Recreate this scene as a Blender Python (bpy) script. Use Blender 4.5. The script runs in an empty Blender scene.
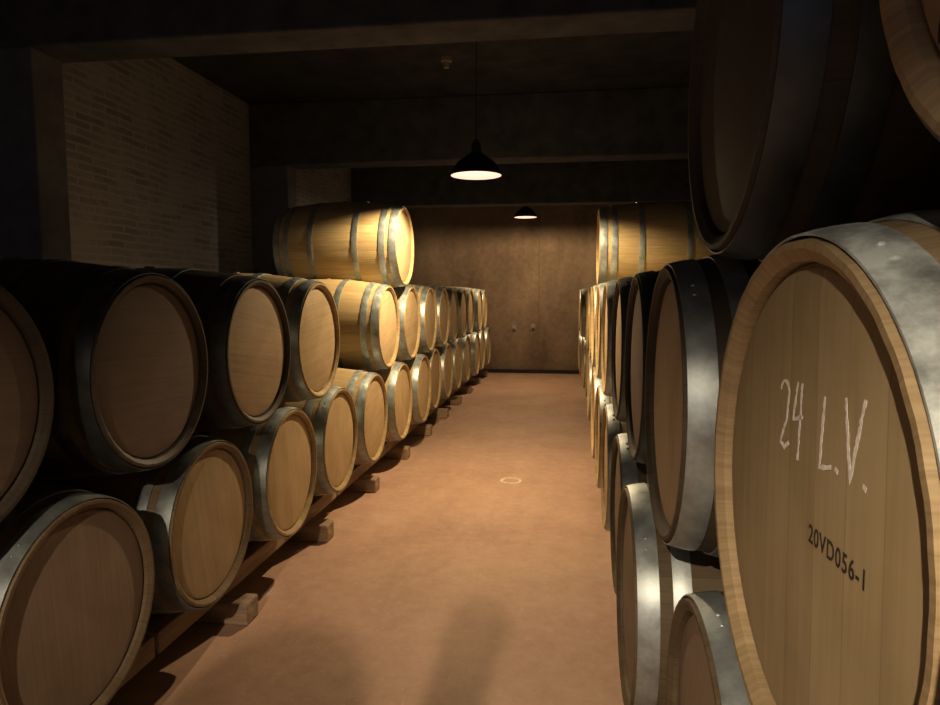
import bpy, bmesh, math, random
from mathutils import Vector, Matrix
random.seed(7)
scene = bpy.context.scene
COL = scene.collection
try:
    scene.view_settings.view_transform = 'Standard'
    scene.view_settings.look = 'None'
    scene.view_settings.gamma = 0.81
    scene.view_settings.exposure = 0.36
except Exception: pass

# ------------------------------------------------------------------ materials
def newmat(name):
    m = bpy.data.materials.new(name); m.use_nodes = True
    nt = m.node_tree; nt.nodes.clear()
    out = nt.nodes.new('ShaderNodeOutputMaterial')
    b = nt.nodes.new('ShaderNodeBsdfPrincipled')
    nt.links.new(b.outputs[0], out.inputs[0])
    return m, nt, b
def N(nt, typ, **kw):
    n = nt.nodes.new(typ)
    for k, v in kw.items(): setattr(n, k, v)
    return n
def math_n(nt, op, a, b=None, c=None):
    n = N(nt, 'ShaderNodeMath', operation=op)
    for i, v in enumerate((a, b, c)):
        if v is None: continue
        if isinstance(v, (int, float)): n.inputs[i].default_value = v
        else: nt.links.new(v, n.inputs[i])
    return n.outputs[0]
def ramp(nt, fac, stops):
    r = N(nt, 'ShaderNodeValToRGB')
    els = r.color_ramp.elements
    while len(els) < len(stops): els.new(0.5)
    for e, (p, c) in zip(els, stops):
        e.position = p; e.color = (*c, 1)
    nt.links.new(fac, r.inputs[0]); return r.outputs[0]
def noise(nt, vec, scale, detail=4, rough=.55):
    n = N(nt, 'ShaderNodeTexNoise')
    n.inputs['Scale'].default_value = scale; n.inputs['Detail'].default_value = detail
    n.inputs['Roughness'].default_value = rough
    if vec is not None: nt.links.new(vec, n.inputs['Vector'])
    return n.outputs[0]
def mapping(nt, vec, scale=(1,1,1), loc=(0,0,0)):
    n = N(nt, 'ShaderNodeMapping')
    n.inputs['Scale'].default_value = scale; n.inputs['Location'].default_value = loc
    nt.links.new(vec, n.inputs[0]); return n.outputs[0]
def mix(nt, fac, a, b, blend='MIX'):
    n = N(nt, 'ShaderNodeMix', data_type='RGBA', blend_type=blend)
    if isinstance(fac, (int, float)): n.inputs[0].default_value = fac
    else: nt.links.new(fac, n.inputs[0])
    for i, v in ((6, a), (7, b)):
        if isinstance(v, tuple): n.inputs[i].default_value = (*v, 1)
        else: nt.links.new(v, n.inputs[i])
    return n.outputs[2]
def bump(nt, h, b, strength=.3, dist=.01):
    n = N(nt, 'ShaderNodeBump'); n.inputs['Strength'].default_value = strength
    n.inputs['Distance'].default_value = dist
    nt.links.new(h, n.inputs['Height']); nt.links.new(n.outputs[0], b.inputs['Normal'])

def mat_staves(name='oak_staves', tint=(1, 1, 1), var=.22, ln=.35):
    m, nt, b = newmat(name)
    tc = N(nt, 'ShaderNodeTexCoord'); oi = N(nt, 'ShaderNodeObjectInfo')
    sep = N(nt, 'ShaderNodeSeparateXYZ'); nt.links.new(tc.outputs['Object'], sep.inputs[0])
    ang = math_n(nt, 'ARCTAN2', sep.outputs[2], sep.outputs[1])
    s = math_n(nt, 'MULTIPLY', ang, 32/(2*math.pi))
    fl = math_n(nt, 'FLOOR', s)
    fl2 = math_n(nt, 'ADD', fl, math_n(nt, 'MULTIPLY', oi.outputs['Random'], 91.0))
    wn = N(nt, 'ShaderNodeTexWhiteNoise', noise_dimensions='1D'); nt.links.new(fl2, wn.inputs['W'])
    cx = N(nt, 'ShaderNodeCombineXYZ')
    nt.links.new(math_n(nt, 'MULTIPLY', sep.outputs[0], 3.0), cx.inputs[0])
    nt.links.new(math_n(nt, 'MULTIPLY', s, 3.5), cx.inputs[1])
    nt.links.new(math_n(nt, 'MULTIPLY', oi.outputs['Random'], 40.0), cx.inputs[2])
    g = noise(nt, cx.outputs[0], 2.2, 6, .6)
    v = math_n(nt, 'ADD', math_n(nt, 'MULTIPLY', wn.outputs[0], var), math_n(nt, 'MULTIPLY', g, .94-var))
    c = ramp(nt, v, [(.2, (.39, .295, .15)), (.5, (.56, .44, .24)), (.8, (.69, .565, .335))])
    fr = math_n(nt, 'FRACT', s)
    ed = math_n(nt, 'ABSOLUTE', math_n(nt, 'SUBTRACT', fr, .5))
    line = math_n(nt, 'GREATER_THAN', ed, .482)
    c = mix(nt, math_n(nt, 'MULTIPLY', line, ln), c, (.17, .10, .05))
    val = math_n(nt, 'ADD', math_n(nt, 'MULTIPLY', oi.outputs['Random'], .30), .78)
    c = mix(nt, 1.0, c, val, 'MULTIPLY')
    if tint != (1, 1, 1): c = mix(nt, 1.0, c, tint, 'MULTIPLY')
    nt.links.new(c, b.inputs['Base Color']); b.inputs['Roughness'].default_value = .65
    bump(nt, g, b, .2 if var > .1 else .08, .004)
    return m
def mat_head(name='oak_head', tint=(1, 1, 1)):
    m, nt, b = newmat(name)
    tc = N(nt, 'ShaderNodeTexCoord'); oi = N(nt, 'ShaderNodeObjectInfo')
    sep = N(nt, 'ShaderNodeSeparateXYZ'); nt.links.new(tc.outputs['Object'], sep.inputs[0])
    s = math_n(nt, 'MULTIPLY', sep.outputs[1], 1/.072)
    s = math_n(nt, 'ADD', s, .37)
    fl = math_n(nt, 'ADD', math_n(nt, 'FLOOR', s), math_n(nt, 'MULTIPLY', oi.outputs['Random'], 57.0))
    wn = N(nt, 'ShaderNodeTexWhiteNoise', noise_dimensions='1D'); nt.links.new(fl, wn.inputs['W'])
    cx = N(nt, 'ShaderNodeCombineXYZ')
    nt.links.new(math_n(nt, 'MULTIPLY', sep.outputs[2], 2.5), cx.inputs[0])
    nt.links.new(math_n(nt, 'MULTIPLY', sep.outputs[1], 45), cx.inputs[1])
    nt.links.new(fl, cx.inputs[2])
    g = noise(nt, cx.outputs[0], 1.6, 6, .6)
    big = noise(nt, tc.outputs['Object'], 7, 3)
    v = math_n(nt, 'ADD', math_n(nt, 'MULTIPLY', wn.outputs[0], .12), math_n(nt, 'MULTIPLY', g, .42))
    v = math_n(nt, 'ADD', v, math_n(nt, 'MULTIPLY', big, .44))
    c = ramp(nt, v, [(.25, (.42, .325, .185)), (.5, (.545, .43, .26)), (.8, (.66, .535, .345))])
    ed = math_n(nt, 'ABSOLUTE', math_n(nt, 'SUBTRACT', math_n(nt, 'FRACT', s), .5))
    line = math_n(nt, 'GREATER_THAN', ed, .490)
    c = mix(nt, math_n(nt, 'MULTIPLY', line, .32), c, (.17, .10, .05))
    val = math_n(nt, 'ADD', math_n(nt, 'MULTIPLY', oi.outputs['Random'], .22), .85)
    c = mix(nt, 1.0, c, val, 'MULTIPLY')
    if tint != (1, 1, 1): c = mix(nt, 1.0, c, tint, 'MULTIPLY')
    nt.links.new(c, b.inputs['Base Color']); b.inputs['Roughness'].default_value = .66
    bump(nt, g, b, .12, .003)
    return m
def mat_hoop(name='galvanised_hoop', k=1.0, mottle=.35, metal=.62, rough=.30):
    m, nt, b = newmat(name)
    tc = N(nt, 'ShaderNodeTexCoord')
    n1 = noise(nt, tc.outputs['Object'], 16, 6, .65); n2 = noise(nt, tc.outputs['Object'], 60, 3)
    def cc(v): return (v*k*.90, v*k, v*k*1.0)
    c = ramp(nt, n1, [(.35, cc(.46-.30*mottle)), (.5, cc(.46)), (.65, cc(.46+.32*mottle))])
    nt.links.new(c, b.inputs['Base Color']); b.inputs['Metallic'].default_value = metal
    r = math_n(nt, 'ADD', math_n(nt, 'MULTIPLY', n1, .3), rough)
    nt.links.new(r, b.inputs['Roughness'])
    bump(nt, n2, b, .06, .002)
    return m
def mat_flat(name, col, rough=.6, metal=0, var=.25, scale=12, bmp=.2):
    m, nt, b = newmat(name)
    tc = N(nt, 'ShaderNodeTexCoord')
    n1 = noise(nt, tc.outputs['Object'], scale, 5)
    lo = tuple(x*(1-var) for x in col); hi = tuple(min(1, x*(1+var)) for x in col)
    c = ramp(nt, n1, [(.3, lo), (.7, hi)])
    nt.links.new(c, b.inputs['Base Color'])
    b.inputs['Roughness'].default_value = rough; b.inputs['Metallic'].default_value = metal
    if bmp: bump(nt, n1, b, bmp, .01)
    return m
def mat_floor():
    m, nt, b = newmat('red_concrete_floor')
    tc = N(nt, 'ShaderNodeTexCoord'); v = tc.outputs['Object']
    a = noise(nt, v, 1.6, 6, .6); d = noise(nt, v, 14, 6, .7); e = noise(nt, mapping(nt, v, (1, .35, 1)), 5, 5, .65)
    f = math_n(nt, 'ADD', math_n(nt, 'MULTIPLY', a, .4), math_n(nt, 'MULTIPLY', d, .3))
    f = math_n(nt, 'ADD', f, math_n(nt, 'MULTIPLY', e, .3))
    c = ramp(nt, f, [(.34, (.41, .265, .19)), (.5, (.51, .345, .25)), (.66, (.61, .44, .33))])
    sp = noise(nt, v, 55, 2); spots = math_n(nt, 'GREATER_THAN', sp, .67)
    c = mix(nt, math_n(nt, 'MULTIPLY', spots, .25), c, (.70, .55, .43))
    nt.links.new(c, b.inputs['Base Color'])
    r = math_n(nt, 'ADD', math_n(nt, 'MULTIPLY', e, .3), .5); nt.links.new(r, b.inputs['Roughness'])
    bump(nt, d, b, .25, .005)
    return m
def mat_brick():
    m, nt, b = newmat('whitewashed_brick')
    tc = N(nt, 'ShaderNodeTexCoord'); sep = N(nt, 'ShaderNodeSeparateXYZ'); nt.links.new(tc.outputs['Object'], sep.inputs[0])
    cx = N(nt, 'ShaderNodeCombineXYZ')
    wob = noise(nt, tc.outputs['Object'], 3.5, 2)
    nt.links.new(sep.outputs[1], cx.inputs[0])
    nt.links.new(math_n(nt, 'ADD', sep.outputs[2], math_n(nt, 'MULTIPLY', wob, .04)), cx.inputs[1])
    br = N(nt, 'ShaderNodeTexBrick')
    nt.links.new(cx.outputs[0], br.inputs['Vector'])
    br.inputs['Scale'].default_value = 1.0; br.inputs['Brick Width'].default_value = .29
    br.inputs['Row Height'].default_value = .052; br.inputs['Mortar Size'].default_value = .011
    br.inputs['Mortar Smooth'].default_value = .6
    br.inputs['Color1'].default_value = (.40, .36, .36, 1); br.inputs['Color2'].default_value = (.26, .235, .235, 1)
    br.inputs['Mortar'].default_value = (.43, .44, .47, 1)
    n1 = noise(nt, tc.outputs['Object'], 3.2, 6, .75)
    f = ramp(nt, n1, [(.45, (0,0,0)), (.6, (.8,.8,.8))])
    c = mix(nt, f, br.outputs[0], (.42, .42, .45))
    nt.links.new(c, b.inputs['Base Color']); b.inputs['Roughness'].default_value = .85
    bump(nt, br.outputs['Fac'], b, -.6, .012)
    return m
def mat_wood(name, col, axis=1):
    m, nt, b = newmat(name)
    tc = N(nt, 'ShaderNodeTexCoord'); sc = [14, 14, 14]; sc[axis] = 1.2
    g = noise(nt, mapping(nt, tc.outputs['Object'], tuple(sc)), 2.5, 6, .6)
    c = ramp(nt, g, [(.3, tuple(x*.6 for x in col)), (.7, tuple(x*1.25 for x in col))])
    nt.links.new(c, b.inputs['Base Color']); b.inputs['Roughness'].default_value = .8
    bump(nt, g, b, .5, .006); return m
def mat_backwall():
    m, nt, b = newmat('stained_back_wall')
    tc = N(nt, 'ShaderNodeTexCoord')
    a = noise(nt, mapping(nt, tc.outputs['Object'], (1, 1, .5)), 1.5, 4, .5)
    d = noise(nt, tc.outputs['Object'], 14, 4, .55)
    f = math_n(nt, 'ADD', math_n(nt, 'MULTIPLY', a, .75), math_n(nt, 'MULTIPLY', d, .25))
    c = ramp(nt, f, [(.35, (.17, .12, .08)), (.5, (.26, .19, .13)), (.66, (.36, .27, .19))])
    nt.links.new(c, b.inputs['Base Color']); b.inputs['Roughness'].default_value = .9
    bump(nt, d, b, .1, .01); return m
def mat_emit(name, col, s):
    m = bpy.data.materials.new(name); m.use_nodes = True; nt = m.node_tree; nt.nodes.clear()
    o = nt.nodes.new('ShaderNodeOutputMaterial'); e = nt.nodes.new('ShaderNodeEmission')
    e.inputs[0].default_value = (*col, 1); e.inputs[1].default_value = s
    nt.links.new(e.outputs[0], o.inputs[0]); return m

M_STAVE = mat_staves(); M_HEAD = mat_head(); M_HOOP = mat_hoop()
DARK = {'barrel_staves': mat_staves('deep_shaded_staves', (.15, .15, .17)),  # near-black copies: deep shade painted into the barrel colours
        'barrel_head': mat_head('deep_shaded_head', (.17, .17, .19)),
        'barrel_hoop': mat_hoop('deep_shaded_hoop', .22)}
DIM = {'barrel_staves': mat_staves('shaded_staves', (.18, .18, .21)),  # shade tinted into the colours of upper-row barrels
       'barrel_head': mat_head('shaded_head', (.42, .41, .53)),
       'barrel_hoop': mat_hoop('shaded_hoop', .25)}
SHADY = {'barrel_staves': DIM['barrel_staves'], 'barrel_hoop': mat_hoop('half_shaded_hoop', .42), 'barrel_head': mat_head('lightly_shaded_head', (.80, .78, .82))}  # milder copies, part shade mixed into the colours
DUSK = {'barrel_staves': mat_staves('mid_shaded_staves', (.42, .40, .43)), 'barrel_hoop': mat_hoop('mid_shaded_hoop', .65),  # medium shade painted into staves, hoops and heads
        'barrel_head': mat_head('mid_shaded_head', (.58, .56, .67))}
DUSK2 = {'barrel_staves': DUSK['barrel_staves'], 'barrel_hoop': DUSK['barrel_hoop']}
RLOW = {'barrel_staves': mat_staves('lower_shaded_staves', (.30, .29, .30)), 'barrel_head': DUSK['barrel_head']}  # lower right row, shade put into stave and head colour
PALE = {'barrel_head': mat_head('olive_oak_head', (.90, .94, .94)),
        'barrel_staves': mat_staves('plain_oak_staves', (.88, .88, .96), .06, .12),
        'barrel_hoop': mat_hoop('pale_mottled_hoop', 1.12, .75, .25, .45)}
M_BUNG = mat_flat('dark_wood_bung', (.20, .12, .06), .6)
M_FLOOR = mat_floor(); M_BRICK = mat_brick()
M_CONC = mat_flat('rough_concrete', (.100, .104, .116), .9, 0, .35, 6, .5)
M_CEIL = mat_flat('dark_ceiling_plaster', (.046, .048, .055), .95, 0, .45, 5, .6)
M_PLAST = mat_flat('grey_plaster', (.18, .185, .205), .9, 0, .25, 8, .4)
M_DARKW = mat_flat('dark_front_wall', (.05, .05, .05), .9, 0, .25, 8, .4)
M_BACK = mat_backwall()
M_DARKBASE = mat_flat('dark_base', (.035, .028, .022), .8)
M_SEAM = mat_flat('seam_filler', (.20, .145, .095), .9)
M_RAIL = mat_wood('rack_rail_wood', (.36, .27, .18), 1)
M_FOOT = mat_wood('rack_foot_wood', (.42, .32, .22), 0)
M_SHADE = mat_flat('dark_enamel', (.02, .02, .022), .6, .1, .1, 20, 0)
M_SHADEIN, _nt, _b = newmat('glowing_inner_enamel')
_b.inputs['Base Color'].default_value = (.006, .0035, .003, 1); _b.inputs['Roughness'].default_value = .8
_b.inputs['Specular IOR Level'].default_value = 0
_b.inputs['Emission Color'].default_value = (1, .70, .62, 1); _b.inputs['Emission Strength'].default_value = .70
M_CORD = mat_flat('dark_cord', (.035, .032, .03), .7, 0, .1, 20, 0)
M_BULB = mat_emit('glowing_bulb', (1, .85, .75), 5)
M_CHALK = mat_flat('white_chalk', (.88, .87, .83), .9, 0, .2, 150, 0)
M_INK = mat_flat('black_stamp_ink', (.065, .045, .03), .8, 0, .5, 150, 0)
M_PLASTIC = mat_flat('grey_plastic', (.34, .31, .27), .5, 0, .1, 30, 0)
M_STONE = mat_flat('pale_drain_metal', (.70, .61, .50), .6, 0, .2, 30, 0)
M_JACKET = mat_flat('dark_jacket_cloth', (.05, .055, .07), .9, 0, .3, 60, .2)
M_TROUS = mat_flat('dark_trouser_cloth', (.04, .045, .06), .9, 0, .3, 60, .2)
M_SKIN = mat_flat('skin', (.55, .36, .27), .55, 0, .08, 30, 0)
M_HAIR = mat_flat('brown_hair', (.05, .03, .02), .6, 0, .3, 80, .3)

# ------------------------------------------------------------------ mesh helpers
def mesh_obj(name, bm, mat, smooth=False, parent=None, auto=None):
    me = bpy.data.meshes.new(name); bm.normal_update(); bm.to_mesh(me); bm.free()
    mats = mat if isinstance(mat, (list, tuple)) else [mat]
    for mm in mats: me.materials.append(mm)
    if smooth:
        for p in me.polygons: p.use_smooth = True
        if auto: me.set_sharp_from_angle(angle=math.radians(auto))
    o = bpy.data.objects.new(name, me); COL.objects.link(o)
    if parent: o.parent = parent
    return o
def box_bm(bm, lo, hi, bev=0):
    r = bmesh.ops.create_cube(bm, size=1)
    vs = r['verts']
    s = [hi[i]-lo[i] for i in range(3)]; c = [(hi[i]+lo[i])/2 for i in range(3)]
    for v in vs: v.co = Vector((v.co.x*s[0]+c[0], v.co.y*s[1]+c[1], v.co.z*s[2]+c[2]))
    if bev:
        es = list({e for v in vs for e in v.link_edges})
        bmesh.ops.bevel(bm, geom=es, offset=bev, segments=2, affect='EDGES', profile=.5)
def box(name, lo, hi, mat, bev=0, parent=None):
    c = [(lo[i]+hi[i])/2 for i in range(3)]
    bm = bmesh.new(); box_bm(bm, [lo[i]-c[i] for i in range(3)], [hi[i]-c[i] for i in range(3)], bev)
    o = mesh_obj(name, bm, mat, parent=parent); o.location = c; return o
def struct(o): o['kind'] = 'structure'; return o
def lathe(bm, prof, n, axis='X', closed=True, rmod=None, mat_index=0):
    rings = []
    for (a, r) in prof:
        ring = []
        for i in range(n):
            t = 2*math.pi*i/n
            rr = r + (rmod(i, a, r) if rmod else 0)
            if axis == 'X': co = (a, rr*math.cos(t), rr*math.sin(t))
            else: co = (rr*math.cos(t), rr*math.sin(t), a)
            ring.append(bm.verts.new(co))
        rings.append(ring)
    K = len(rings); fs = []
    for k in range(K if closed else K-1):
        A = rings[k]; B = rings[(k+1) % K]
        for i in range(n):
            j = (i+1) % n
            f = bm.faces.new((A[i], A[j], B[j], B[i])); f.material_index = mat_index; fs.append(f)
    return rings, fs
def empty(name, loc=(0,0,0)):
    o = bpy.data.objects.new(name, None); o.empty_display_size = .1; o.location = loc
    COL.objects.link(o); return o

# ------------------------------------------------------------------ barrel
L = .475; RB = .35; RH = .300
def R(x): return RB-(RB-RH)*(x/L)**2
NS = 96
def groove(i, a, r): return -.0010 if i % 3 == 0 else 0.0
bm = bmesh.new()
xs = [-L+2*L*i/18 for i in range(19)]
prof = [(x, R(x)-.004) for x in xs]
prof[0] = (-L, RH-.007); prof[-1] = (L, RH-.007)
inner = [(L, RH-.015), (L-.010, RH-.028), (L-.05, RH-.030)]
prof = [(-x, r) for x, r in reversed(inner)] + prof + inner
lathe(bm, prof, NS, 'X', closed=True, rmod=groove)
bmesh.ops.recalc_face_normals(bm, faces=bm.faces)
staves = mesh_obj('barrel_staves', bm, M_STAVE, smooth=True, auto=28)
HD = .016   # recess of the head behind the chime
def head_mesh():
    bm = bmesh.new()
    rr = RH-.0305
    prof = [(.0, .001), (.0, rr-.03), (-.003, rr-.006), (-.008, rr), (-.016, rr), (-.016, .001)]
    lathe(bm, prof, 64, 'X', closed=False)
    bmesh.ops.remove_doubles(bm, verts=bm.verts, dist=.0025)
    bmesh.ops.recalc_face_normals(bm, faces=bm.faces)
    return mesh_obj('barrel_head', bm, M_HEAD, smooth=True, auto=30)
head = head_mesh()
def hoop_mesh(x0, x1):
    bm = bmesh.new(); t = .003
    prof = []
    for k in range(4):
        x = x0+(x1-x0)*k/3; prof.append((x, R(x)-.0035))
    for k in range(4):
        x = x1-(x1-x0)*k/3
        prof.append((x, R(x)-.0035+t+(0.0012 if k in (1, 2) else 0)))
    c = (x0+x1)/2
    lathe(bm, [(a-c, r) for a, r in prof], NS, 'X', closed=True)
    for dy in (-.012, .012):
        r = bmesh.ops.create_uvsphere(bm, u_segments=8, v_segments=5, radius=.005)
        ang = 2.1+dy*4
        rr = R(c)+.0002
        for v in r['verts']:
            v.co = Vector((v.co.x, rr*math.cos(ang)+v.co.y*.7, rr*math.sin(ang)+v.co.z*.7))
    bmesh.ops.recalc_face_normals(bm, faces=bm.faces)
    return mesh_obj('barrel_hoop', bm, M_HOOP, smooth=True, auto=35), c
hoops = []
for x0, x1 in ((.418, .469), (.345, .388), (.150, .190)):
    for s in (1, -1):
        o, c = hoop_mesh(x0, x1) if s > 0 else hoop_mesh(-x1, -x0)
        hoops.append((o, c))
bm = bmesh.new(); lathe(bm, [(-.02, .001), (-.02, .022), (.002, .024), (.006, .022), (.006, .001)], 20, 'Z', closed=False)
bmesh.ops.remove_doubles(bm, verts=bm.verts, dist=.002); bmesh.ops.recalc_face_normals(bm, faces=bm.faces)
bung = mesh_obj('barrel_bung', bm, M_BUNG, smooth=True, auto=40)
templates = [staves, head, bung]+[h for h, c in hoops]
tname = {}
for o in templates:
    COL.objects.unlink(o)
    base = o.name.split('.')[0]; tname[o] = base; o.name = 'template_part'

def make_barrel(xface, y, z, side, group, label, tilt=0.0, roll=None, head_roll=None, mats=None):
    cx = xface - L if side < 0 else xface + L
    root = empty('wine_barrel', (cx, y, z-RB))
    root.rotation_euler = (0, 0, tilt)
    root['label'] = label; root['category'] = 'barrel'; root['group'] = group
    roll = random.uniform(-.12, .12) if roll is None else roll
    def add(t, loc, rot=(0,0,0)):
        o = t.copy(); o.name = tname[t]; COL.objects.link(o); o.parent = root
        if mats and tname[t] in mats:
            o.material_slots[0].link = 'OBJECT'; o.material_slots[0].material = mats[tname[t]]
        o.location = loc; o.rotation_euler = rot; return o
    add(staves, (0, 0, RB), (roll, 0, 0))
    for s in (1, -1):
        hr = (random.choice([0, math.pi/2])+random.uniform(-.35, .35)) if head_roll is None else head_roll
        add(head, (s*(L-HD), 0, RB), (hr*s, 0, 0) if s > 0 else (hr, 0, math.pi))
    for h, c in hoops: add(h, (c, 0, RB), (roll+random.uniform(-.3, .3), 0, 0))
    add(bung, (0, math.sin(roll)*-(RB-.004), RB+math.cos(roll)*(RB-.004)), (roll, 0, 0))
    return root

S = .72; Z1 = .522; Z2 = Z1+.602; Z3 = Z2+.602
XL = -1.25; XR = .215
random.seed(11)
LB = "oak wine barrel with galvanised hoops, lying on wooden rack rails"
UB = "oak wine barrel with galvanised hoops, stacked on the lower barrels"
DB = "shade-darkened oak wine barrel stacked on the lower barrels"  # dark tone is shade held in the barrel materials
TB = "oak wine barrel with galvanised hoops, alone on top of the stack"
for k in range(-1, 14):
    y = 1.57+S*k
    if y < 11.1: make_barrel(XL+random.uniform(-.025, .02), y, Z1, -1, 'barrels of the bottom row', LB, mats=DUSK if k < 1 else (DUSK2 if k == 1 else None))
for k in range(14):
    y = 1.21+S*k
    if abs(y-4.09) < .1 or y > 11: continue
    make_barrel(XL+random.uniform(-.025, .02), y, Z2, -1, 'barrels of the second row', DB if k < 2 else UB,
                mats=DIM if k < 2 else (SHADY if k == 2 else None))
make_barrel(XL+.02, 5.17, Z3, -1, 'barrels of the top row', TB)
for k in range(-1, 15):
    y = 1.16+S*(k-1)
    if y > 11.1: continue
    dx = {2: -.045, 1: .01}.get(k, random.uniform(-.03, .015))
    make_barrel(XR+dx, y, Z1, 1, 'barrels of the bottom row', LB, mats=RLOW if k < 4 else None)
for k in range(-1, 14):
    y = .80+S*k
    if y > 11: continue
    if k == 0:
        big = make_barrel(.240, y, Z2, 1, 'barrels of the second row',
            "oak wine barrel chalked 24 L.V., stacked on the lower barrels", roll=0, head_roll=.04, tilt=math.radians(2.4), mats=PALE)
    else:
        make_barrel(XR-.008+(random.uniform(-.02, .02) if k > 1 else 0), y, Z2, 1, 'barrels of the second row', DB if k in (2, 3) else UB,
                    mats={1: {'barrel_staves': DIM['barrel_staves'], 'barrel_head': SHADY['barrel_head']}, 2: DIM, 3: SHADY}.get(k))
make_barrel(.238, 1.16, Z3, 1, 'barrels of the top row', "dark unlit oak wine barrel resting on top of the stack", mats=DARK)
corner = make_barrel(.285, .43, Z3+.004, 1, 'barrels of the top row', "oak wine barrel with pale head resting on top of the stack", head_roll=.1,
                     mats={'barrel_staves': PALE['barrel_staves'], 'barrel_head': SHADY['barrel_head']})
make_barrel(.24, 5.48, Z3, 1, 'barrels of the top row', TB)

# ------------------------------------------------------------------ writing on the barrel heads
zb = Z2-RB; YBIG = .80
def head_local(u, v):
    return Vector((-(L-HD)-.0006, -u, v))
def strokes(name, lines, w, mat, parent, seed=3):
    bm = bmesh.new(); rnd = random.Random(seed)
    for pts in lines:
        P = [Vector(pts[0])]
        for a, b in zip(pts[:-1], pts[1:]):
            A = Vector(a); B = Vector(b); n = max(1, int((B-A).length/.004))
            for i in range(1, n+1): P.append(A.lerp(B, i/n))
        prev = None
        for i, p in enumerate(P):
            d = (P[min(i+1, len(P)-1)]-P[max(i-1, 0)])
            d = d.normalized() if d.length > 0 else Vector((1, 0))
            nrm = Vector((-d.y, d.x)); ww = w*.5*rnd.uniform(.55, 1.25)
            j = nrm*rnd.uniform(-.0007, .0007)
            if i == 0: p = p-d*w*.3
            if i == len(P)-1: p = p+d*w*.3
            a3 = head_local(*(p+nrm*ww+j)); b3 = head_local(*(p-nrm*ww+j)); off = Vector((-.0003, 0, 0))
            cur = [bm.verts.new(c) for c in (a3, b3, b3+off, a3+off)]
            if prev:
                for q in range(4):
                    bm.faces.new((prev[q], prev[(q+1) % 4], cur[(q+1) % 4], cur[q]))
            else: bm.faces.new(cur)
            prev = cur
        bm.faces.new(prev[::-1])
    bmesh.ops.recalc_face_normals(bm, faces=bm.faces)
    return mesh_obj(name, bm, mat, parent=parent)
zt = 1.220-zb
def arc(cx, cy, rx, ry, a0, a1, n=12):
    return [(cx+rx*math.cos(math.radians(a0+(a1-a0)*i/n)), cy+ry*math.sin(math.radians(a0+(a1-a0)*i/n))) for i in range(n+1)]
def U(y): return YBIG-y
u0 = U(.862)
L2 = arc(u0+.014, zt+.026, .013, .014, 165, -20, 10) + [(u0+.021, zt-.005), (u0+.004, zt-.034), (u0+.018, zt-.038), (u0+.030, zt-.030)]
L4 = [(u0+.052, zt+.042), (u0+.041, zt+.0), (u0+.068, zt+.006)]; L4b = [(u0+.064, zt+.042), (u0+.059, zt-.042)]
uL = U(.745); LL = [(uL+.006, zt+.036), (uL, zt-.036), (uL+.026, zt-.030)]
dot = [(uL+.038, zt-.029), (uL+.041, zt-.030)]
uV = U(.692); LV = [(uV, zt+.042), (uV+.015, zt-.032), (uV+.037, zt+.046)]
dot2 = [(uV+.042, zt-.030), (uV+.045, zt-.031)]
for nm, ls, w in (('chalk_digit', [L2], .0048), ('chalk_digit', [L4, L4b], .0048), ('chalk_letter', [LL], .0052), ('chalk_dot', [dot], .0066), ('chalk_letter', [LV], .0052), ('chalk_dot', [dot2], .0066)):
    strokes(nm, ls, w, M_CHALK, big)
# cut-off dark marks low on the head of the barrel above
vm = 1.563-(Z3+.004-RB)
strokes('marker_stroke', [arc(-.178, vm+.012, .018, .026, 200, 20, 12)], .005, M_INK, corner)
strokes('marker_stroke', [[(-.150, vm+.045), (-.138, vm-.005), (-.118, vm+.02)]], .005, M_INK, corner)
cu = bpy.data.curves.new('stamp_text', 'FONT'); cu.body = '20VD056-1'; cu.size = .027; cu.align_x = 'CENTER'; cu.align_y = 'CENTER'
cu.extrude = .0002; cu.offset = .0002; cu.space_character = 1.12
to = bpy.data.objects.new('tmp_text', cu); COL.objects.link(to)
bpy.context.view_layer.update()
dg = bpy.context.evaluated_depsgraph_get()
me = bpy.data.meshes.new_from_object(to.evaluated_get(dg))
xsz = [v.co.x for v in me.vertices]; wid = max(xsz)-min(xsz)
bpy.data.objects.remove(to)
sc = .124/wid
for v in me.vertices:
    x, y, z = v.co.x*sc, v.co.y*1.0, v.co.z
    v.co = Vector((-(L-HD)-.0008-z, -(x+U(.700)), (1.108-zb)+y))
me.materials.clear(); me.materials.append(M_INK)
so = bpy.data.objects.new('stamped_lettering', me); COL.objects.link(so); so.parent = big
so['label'] = "black stamped code reading 20VD056-1"

for o in templates: bpy.data.objects.remove(o)

# ------------------------------------------------------------------ racks
def make_rack(xa, xb, y0, y1, group):
    root = empty('barrel_rack', ((xa+xb)/2, (y0+y1)/2, 0))
    root['label'] = "low wooden rack with long rails on square block feet"; root['category'] = 'barrel rack'; root['group'] = group
    cy = (y1-y0)/2; hw = (xb-xa)/2
    for px in (-.27, .27):
        box('rail', (px-.05, -cy, .0951), (px+.05, cy, .176), M_RAIL, .006, parent=root)
    for py in (-.475, .475):
        box('foot', (-hw, py-.055, 0), (hw, py+.055, .095), M_FOOT, .010, parent=root)
    return root
for i in range(6):
    y0 = .22+1.9*i
    make_rack(XL-.92, XL-.03, y0, y0+1.88, 'wooden barrel racks')
    make_rack(XR+.06, XR+.86, y0-.1, y0+1.78, 'wooden barrel racks')

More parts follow.
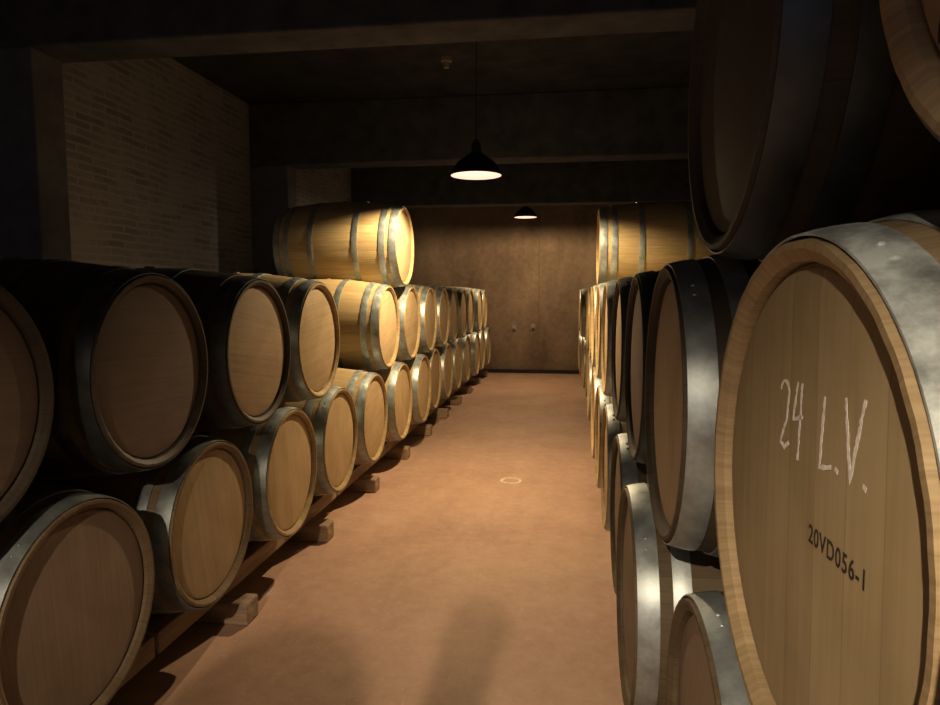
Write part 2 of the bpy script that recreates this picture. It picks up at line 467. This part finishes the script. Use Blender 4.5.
# ------------------------------------------------------------------ room
XW0, XW1, YB, YF, ZC = -3.05, 1.9, 11.75, -4.4, 3.18
struct(box('floor', (XW0-.2, YF-.2, -.2), (XW1+.2, YB+.2, 0), M_FLOOR))
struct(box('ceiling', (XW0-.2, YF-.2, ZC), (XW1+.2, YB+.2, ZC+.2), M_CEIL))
struct(box('wall_left', (XW0-.2, YF, 0), (XW0, YB, ZC), M_BRICK))
struct(box('wall_right', (XW1, YF, 0), (XW1+.2, YB, ZC), M_PLAST))
struct(box('wall_back', (XW0-.2, YB, 0), (XW1+.2, YB+.2, ZC), M_BACK))
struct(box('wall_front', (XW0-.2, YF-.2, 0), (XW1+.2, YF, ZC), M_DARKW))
struct(box('baseboard_back', (XW0, YB-.05, 0), (XW1, YB, .06), M_DARKBASE, .004))
n = 1
for yb in (0.1, 3.18, 6.35, 9.5):
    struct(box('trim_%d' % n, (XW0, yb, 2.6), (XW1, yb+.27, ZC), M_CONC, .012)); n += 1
    struct(box('trim_%d' % n, (XW0, yb, 0), (XW0+.38, yb+.22, 2.6), M_PLAST, .012)); n += 1
struct(box('trim_%d' % n, (-.472, YB-.004, .07), (-.462, YB, ZC), M_SEAM)); n += 1

# ------------------------------------------------------------------ pendant lamps
def pendant(x, y, z, power, col=(1, .78, .50), lz=.05, k=1.0, soft=.02):
    root = empty('pendant_lamp', (x, y, z))
    root['label'] = "dark enamel dome pendant lamp glowing warm white, hung by a cord"; root['category'] = 'lamp'
    root['group'] = 'pendant lamps over the aisle'
    bm = bmesh.new()
    outp = [(.0, .184), (.012, .182), (.02, .172), (.05, .160), (.085, .135), (.115, .095), (.14, .055), (.155, .036), (.215, .032), (.222, .02)]
    inp = [(.214, .018), (.150, .03), (.134, .052), (.110, .091), (.081, .130), (.047, .155), (.018, .167), (.006, .178), (.0, .180)]
    _, f1 = lathe(bm, outp, 48, 'Z', closed=False)
    _, f2 = lathe(bm, inp, 48, 'Z', closed=False)
    for f in f2: f.material_index = 1
    bmesh.ops.remove_doubles(bm, verts=bm.verts, dist=.0001)
    bmesh.ops.recalc_face_normals(bm, faces=bm.faces)
    for v in bm.verts: v.co.x *= k; v.co.y *= k
    mesh_obj('lamp_shade', bm, [M_SHADE, M_SHADEIN], smooth=True, parent=root, auto=40)
    bm = bmesh.new(); lathe(bm, [(.15, .001), (.15, .02), (.235, .02), (.245, .005), (ZC-z-.03, .003), (ZC-z-.03, .001)], 12, 'Z', closed=False)
    mesh_obj('lamp_cord', bm, M_CORD, smooth=True, parent=root, auto=40)
    bm = bmesh.new(); lathe(bm, [(ZC-z-.03, .001), (ZC-z-.03, .045), (ZC-z-.001, .05), (ZC-z-.001, .001)], 20, 'Z', closed=False)
    mesh_obj('ceiling_rose', bm, M_SHADE, smooth=True, parent=root, auto=40)
    bm = bmesh.new(); lathe(bm, [(.15, .014), (.14, .02), (.13, .028), (.115, .03), (.105, .026), (.098, .012), (.096, .001)], 20, 'Z', closed=False)
    bmesh.ops.remove_doubles(bm, verts=bm.verts, dist=.0001)
    mesh_obj('light_bulb', bm, M_BULB, smooth=True, parent=root)
    ld = bpy.data.lights.new('bulb_light', 'POINT'); ld.energy = power; ld.color = col; ld.shadow_soft_size = soft
    lo = bpy.data.objects.new('bulb_light', ld); COL.objects.link(lo); lo.parent = root; lo.location = (0, 0, lz)
    return root
pendant(-.615, 4.65, 2.16, 155, lz=.062, k=.95)
pendant(-.60, 10.0, 2.47, 105, lz=.012, k=.9)
pendant(-.55, -1.5, 2.30, 270, col=(1, .82, .62), lz=.080)

# small things
def tag(o, label, cat): o['label'] = label; o['category'] = cat; return o
bm = bmesh.new(); lathe(bm, [(0, .058), (0, .082), (.003, .080), (.005, .070), (.003, .060)], 40, 'Z', closed=True)
bmesh.ops.recalc_face_normals(bm, faces=bm.faces)
d = mesh_obj('floor_drain', bm, M_STONE, smooth=True, auto=30); d.location = (-.385, 4.87, 0)
tag(d, "small round pale drain ring set in the concrete floor", 'drain')
for i, (x, z) in enumerate(((-.89, .78), (-.56, .80))):
    r = empty('wall_valve', (x, YB, z)); tag(r, "small plastic fitting on the back wall", 'wall fitting')
    box('fitting_plate', (-.04, -.02, -.05), (.04, 0, .05), M_PLASTIC, .006, parent=r)
    box('fitting_knob', (-.02, -.05, -.02), (.02, -.0201, .02), M_PLASTIC, .008, parent=r)
r = empty('ceiling_socket', (-.94, 5.35, ZC)); tag(r, "small pale bulb holder fixed to the dark ceiling", 'light fitting')
bm = bmesh.new(); lathe(bm, [(0, .001), (0, .045), (-.03, .042), (-.035, .025), (-.075, .022), (-.078, .001)], 20, 'Z', closed=False)
bmesh.ops.recalc_face_normals(bm, faces=bm.faces)
mesh_obj('holder', bm, M_PLASTIC, smooth=True, parent=r, auto=30)

# ------------------------------------------------------------------ the photographer whose shadow falls on the floor
def person(x, y, h, label, rz=0.0, slim=1.0):
    root = empty('person', (x, y, 0)); root.rotation_euler = (0, 0, rz)
    root['label'] = label; root['category'] = 'person'
    k = h/1.75
    V = []; E = []; Rr = []
    def v(p, r, par=None):
        V.append(Vector(p)*k); Rr.append(r*k); i = len(V)-1
        if par is not None: E.append((par, i))
        return i
    pel = v((0, 0, .95), (.135)); 
    wst = v((0, .0, 1.10), .12, pel); ch = v((0, 0, 1.30), .135, wst); nb = v((0, 0, 1.45), .07, ch)
    nk = v((0, .01, 1.52), .052, nb); h1 = v((0, .02, 1.60), .078, nk); h2 = v((0, .015, 1.67), .085, h1); h3 = v((0, .005, 1.735), .05, h2)
    for s in (-1, 1):
        hp = v((s*.09, 0, .90), .10, pel); kn = v((s*.10, .02, .50), .062, hp); cf = v((s*.10, -.005, .34), .058, kn)
        an = v((s*.10, -.02, .09), .04, cf); to = v((s*.115, .13, .035), .035, an)
        sh = v((s*.17, 0, 1.41), .062, ch)
        if s > 0:
            el = v((.20, .17, 1.30), .045, sh); wr = v((.185, .29, 1.54), .038, el); hd = v((.18, .31, 1.66), .050, wr)
        else:
            el = v((s*.24, -.02, 1.13), .043, sh); wr = v((s*.25, .06, .88), .028, el); hd = v((s*.245, .08, .80), .032, wr)
    me = bpy.data.meshes.new('body'); me.from_pydata([tuple(c) for c in V], E, []); me.update()
    o = bpy.data.objects.new('body', me); COL.objects.link(o); o.parent = root
    sk = o.modifiers.new('skin', 'SKIN'); sk.use_smooth_shade = True
    for i, sv in enumerate(me.skin_vertices[0].data):
        wx = 1.25*slim if i in (0, 1, 2) else 1.0
        sv.radius = (Rr[i]*wx, Rr[i]*(.85 if i in (0, 1, 2) else 1)); sv.use_root = (i == 0)
    ss = o.modifiers.new('sub', 'SUBSURF'); ss.levels = 2; ss.render_levels = 2
    bpy.context.view_layer.update()
    dg = bpy.context.evaluated_depsgraph_get()
    m2 = bpy.data.meshes.new_from_object(o.evaluated_get(dg)); m2.name = 'body'
    m2.materials.clear()
    for mm in (M_JACKET, M_TROUS, M_SKIN): m2.materials.append(mm)
    for p in m2.polygons:
        z = p.center.z/k; p.use_smooth = True
        p.material_index = 2 if z > 1.49 else (1 if z < .93 and abs(p.center.x)/k < .2 else 0)
    o.modifiers.clear(); o.data = m2
    bm = bmesh.new(); bmesh.ops.create_uvsphere(bm, u_segments=20, v_segments=12, radius=.098*k)
    bmesh.ops.delete(bm, geom=[q for q in bm.verts if q.co.z < -.02*k and q.co.y > -.02*k], context='VERTS')
    for q in bm.verts: q.co += Vector((0, -.004, 1.665))*k
    mesh_obj('hair', bm, M_HAIR, smooth=True, parent=root)
    return root
person(-.67, -.50, 1.77, "person in dark jacket standing in the aisle, one hand raised", slim=1.0)

# ------------------------------------------------------------------ dim cool fill light added behind the camera
ld = bpy.data.lights.new('rear_cool_fill', 'AREA'); ld.energy = 7; ld.color = (.50, .64, 1); ld.shape = 'RECTANGLE'; ld.size = 2.0; ld.size_y = 1.6
lo = bpy.data.objects.new('rear_cool_fill', ld); COL.objects.link(lo); lo.location = (-1.0, YF+.1, 2.1); lo.rotation_euler = (math.radians(90), 0, 0)
w = bpy.data.worlds.new('World'); scene.world = w; w.use_nodes = True
w.node_tree.nodes['Background'].inputs[0].default_value = (.02, .025, .035, 1); w.node_tree.nodes['Background'].inputs[1].default_value = .3

# ------------------------------------------------------------------ camera
cam = bpy.data.cameras.new('camera'); cam.sensor_width = 36; cam.lens = 36*680/940; cam.clip_start = .02
co = bpy.data.objects.new('camera', cam); COL.objects.link(co)
co.location = (0, 0, 1.36); co.rotation_euler = (math.radians(90-4.9), 0, math.radians(8.04))
scene.camera = co
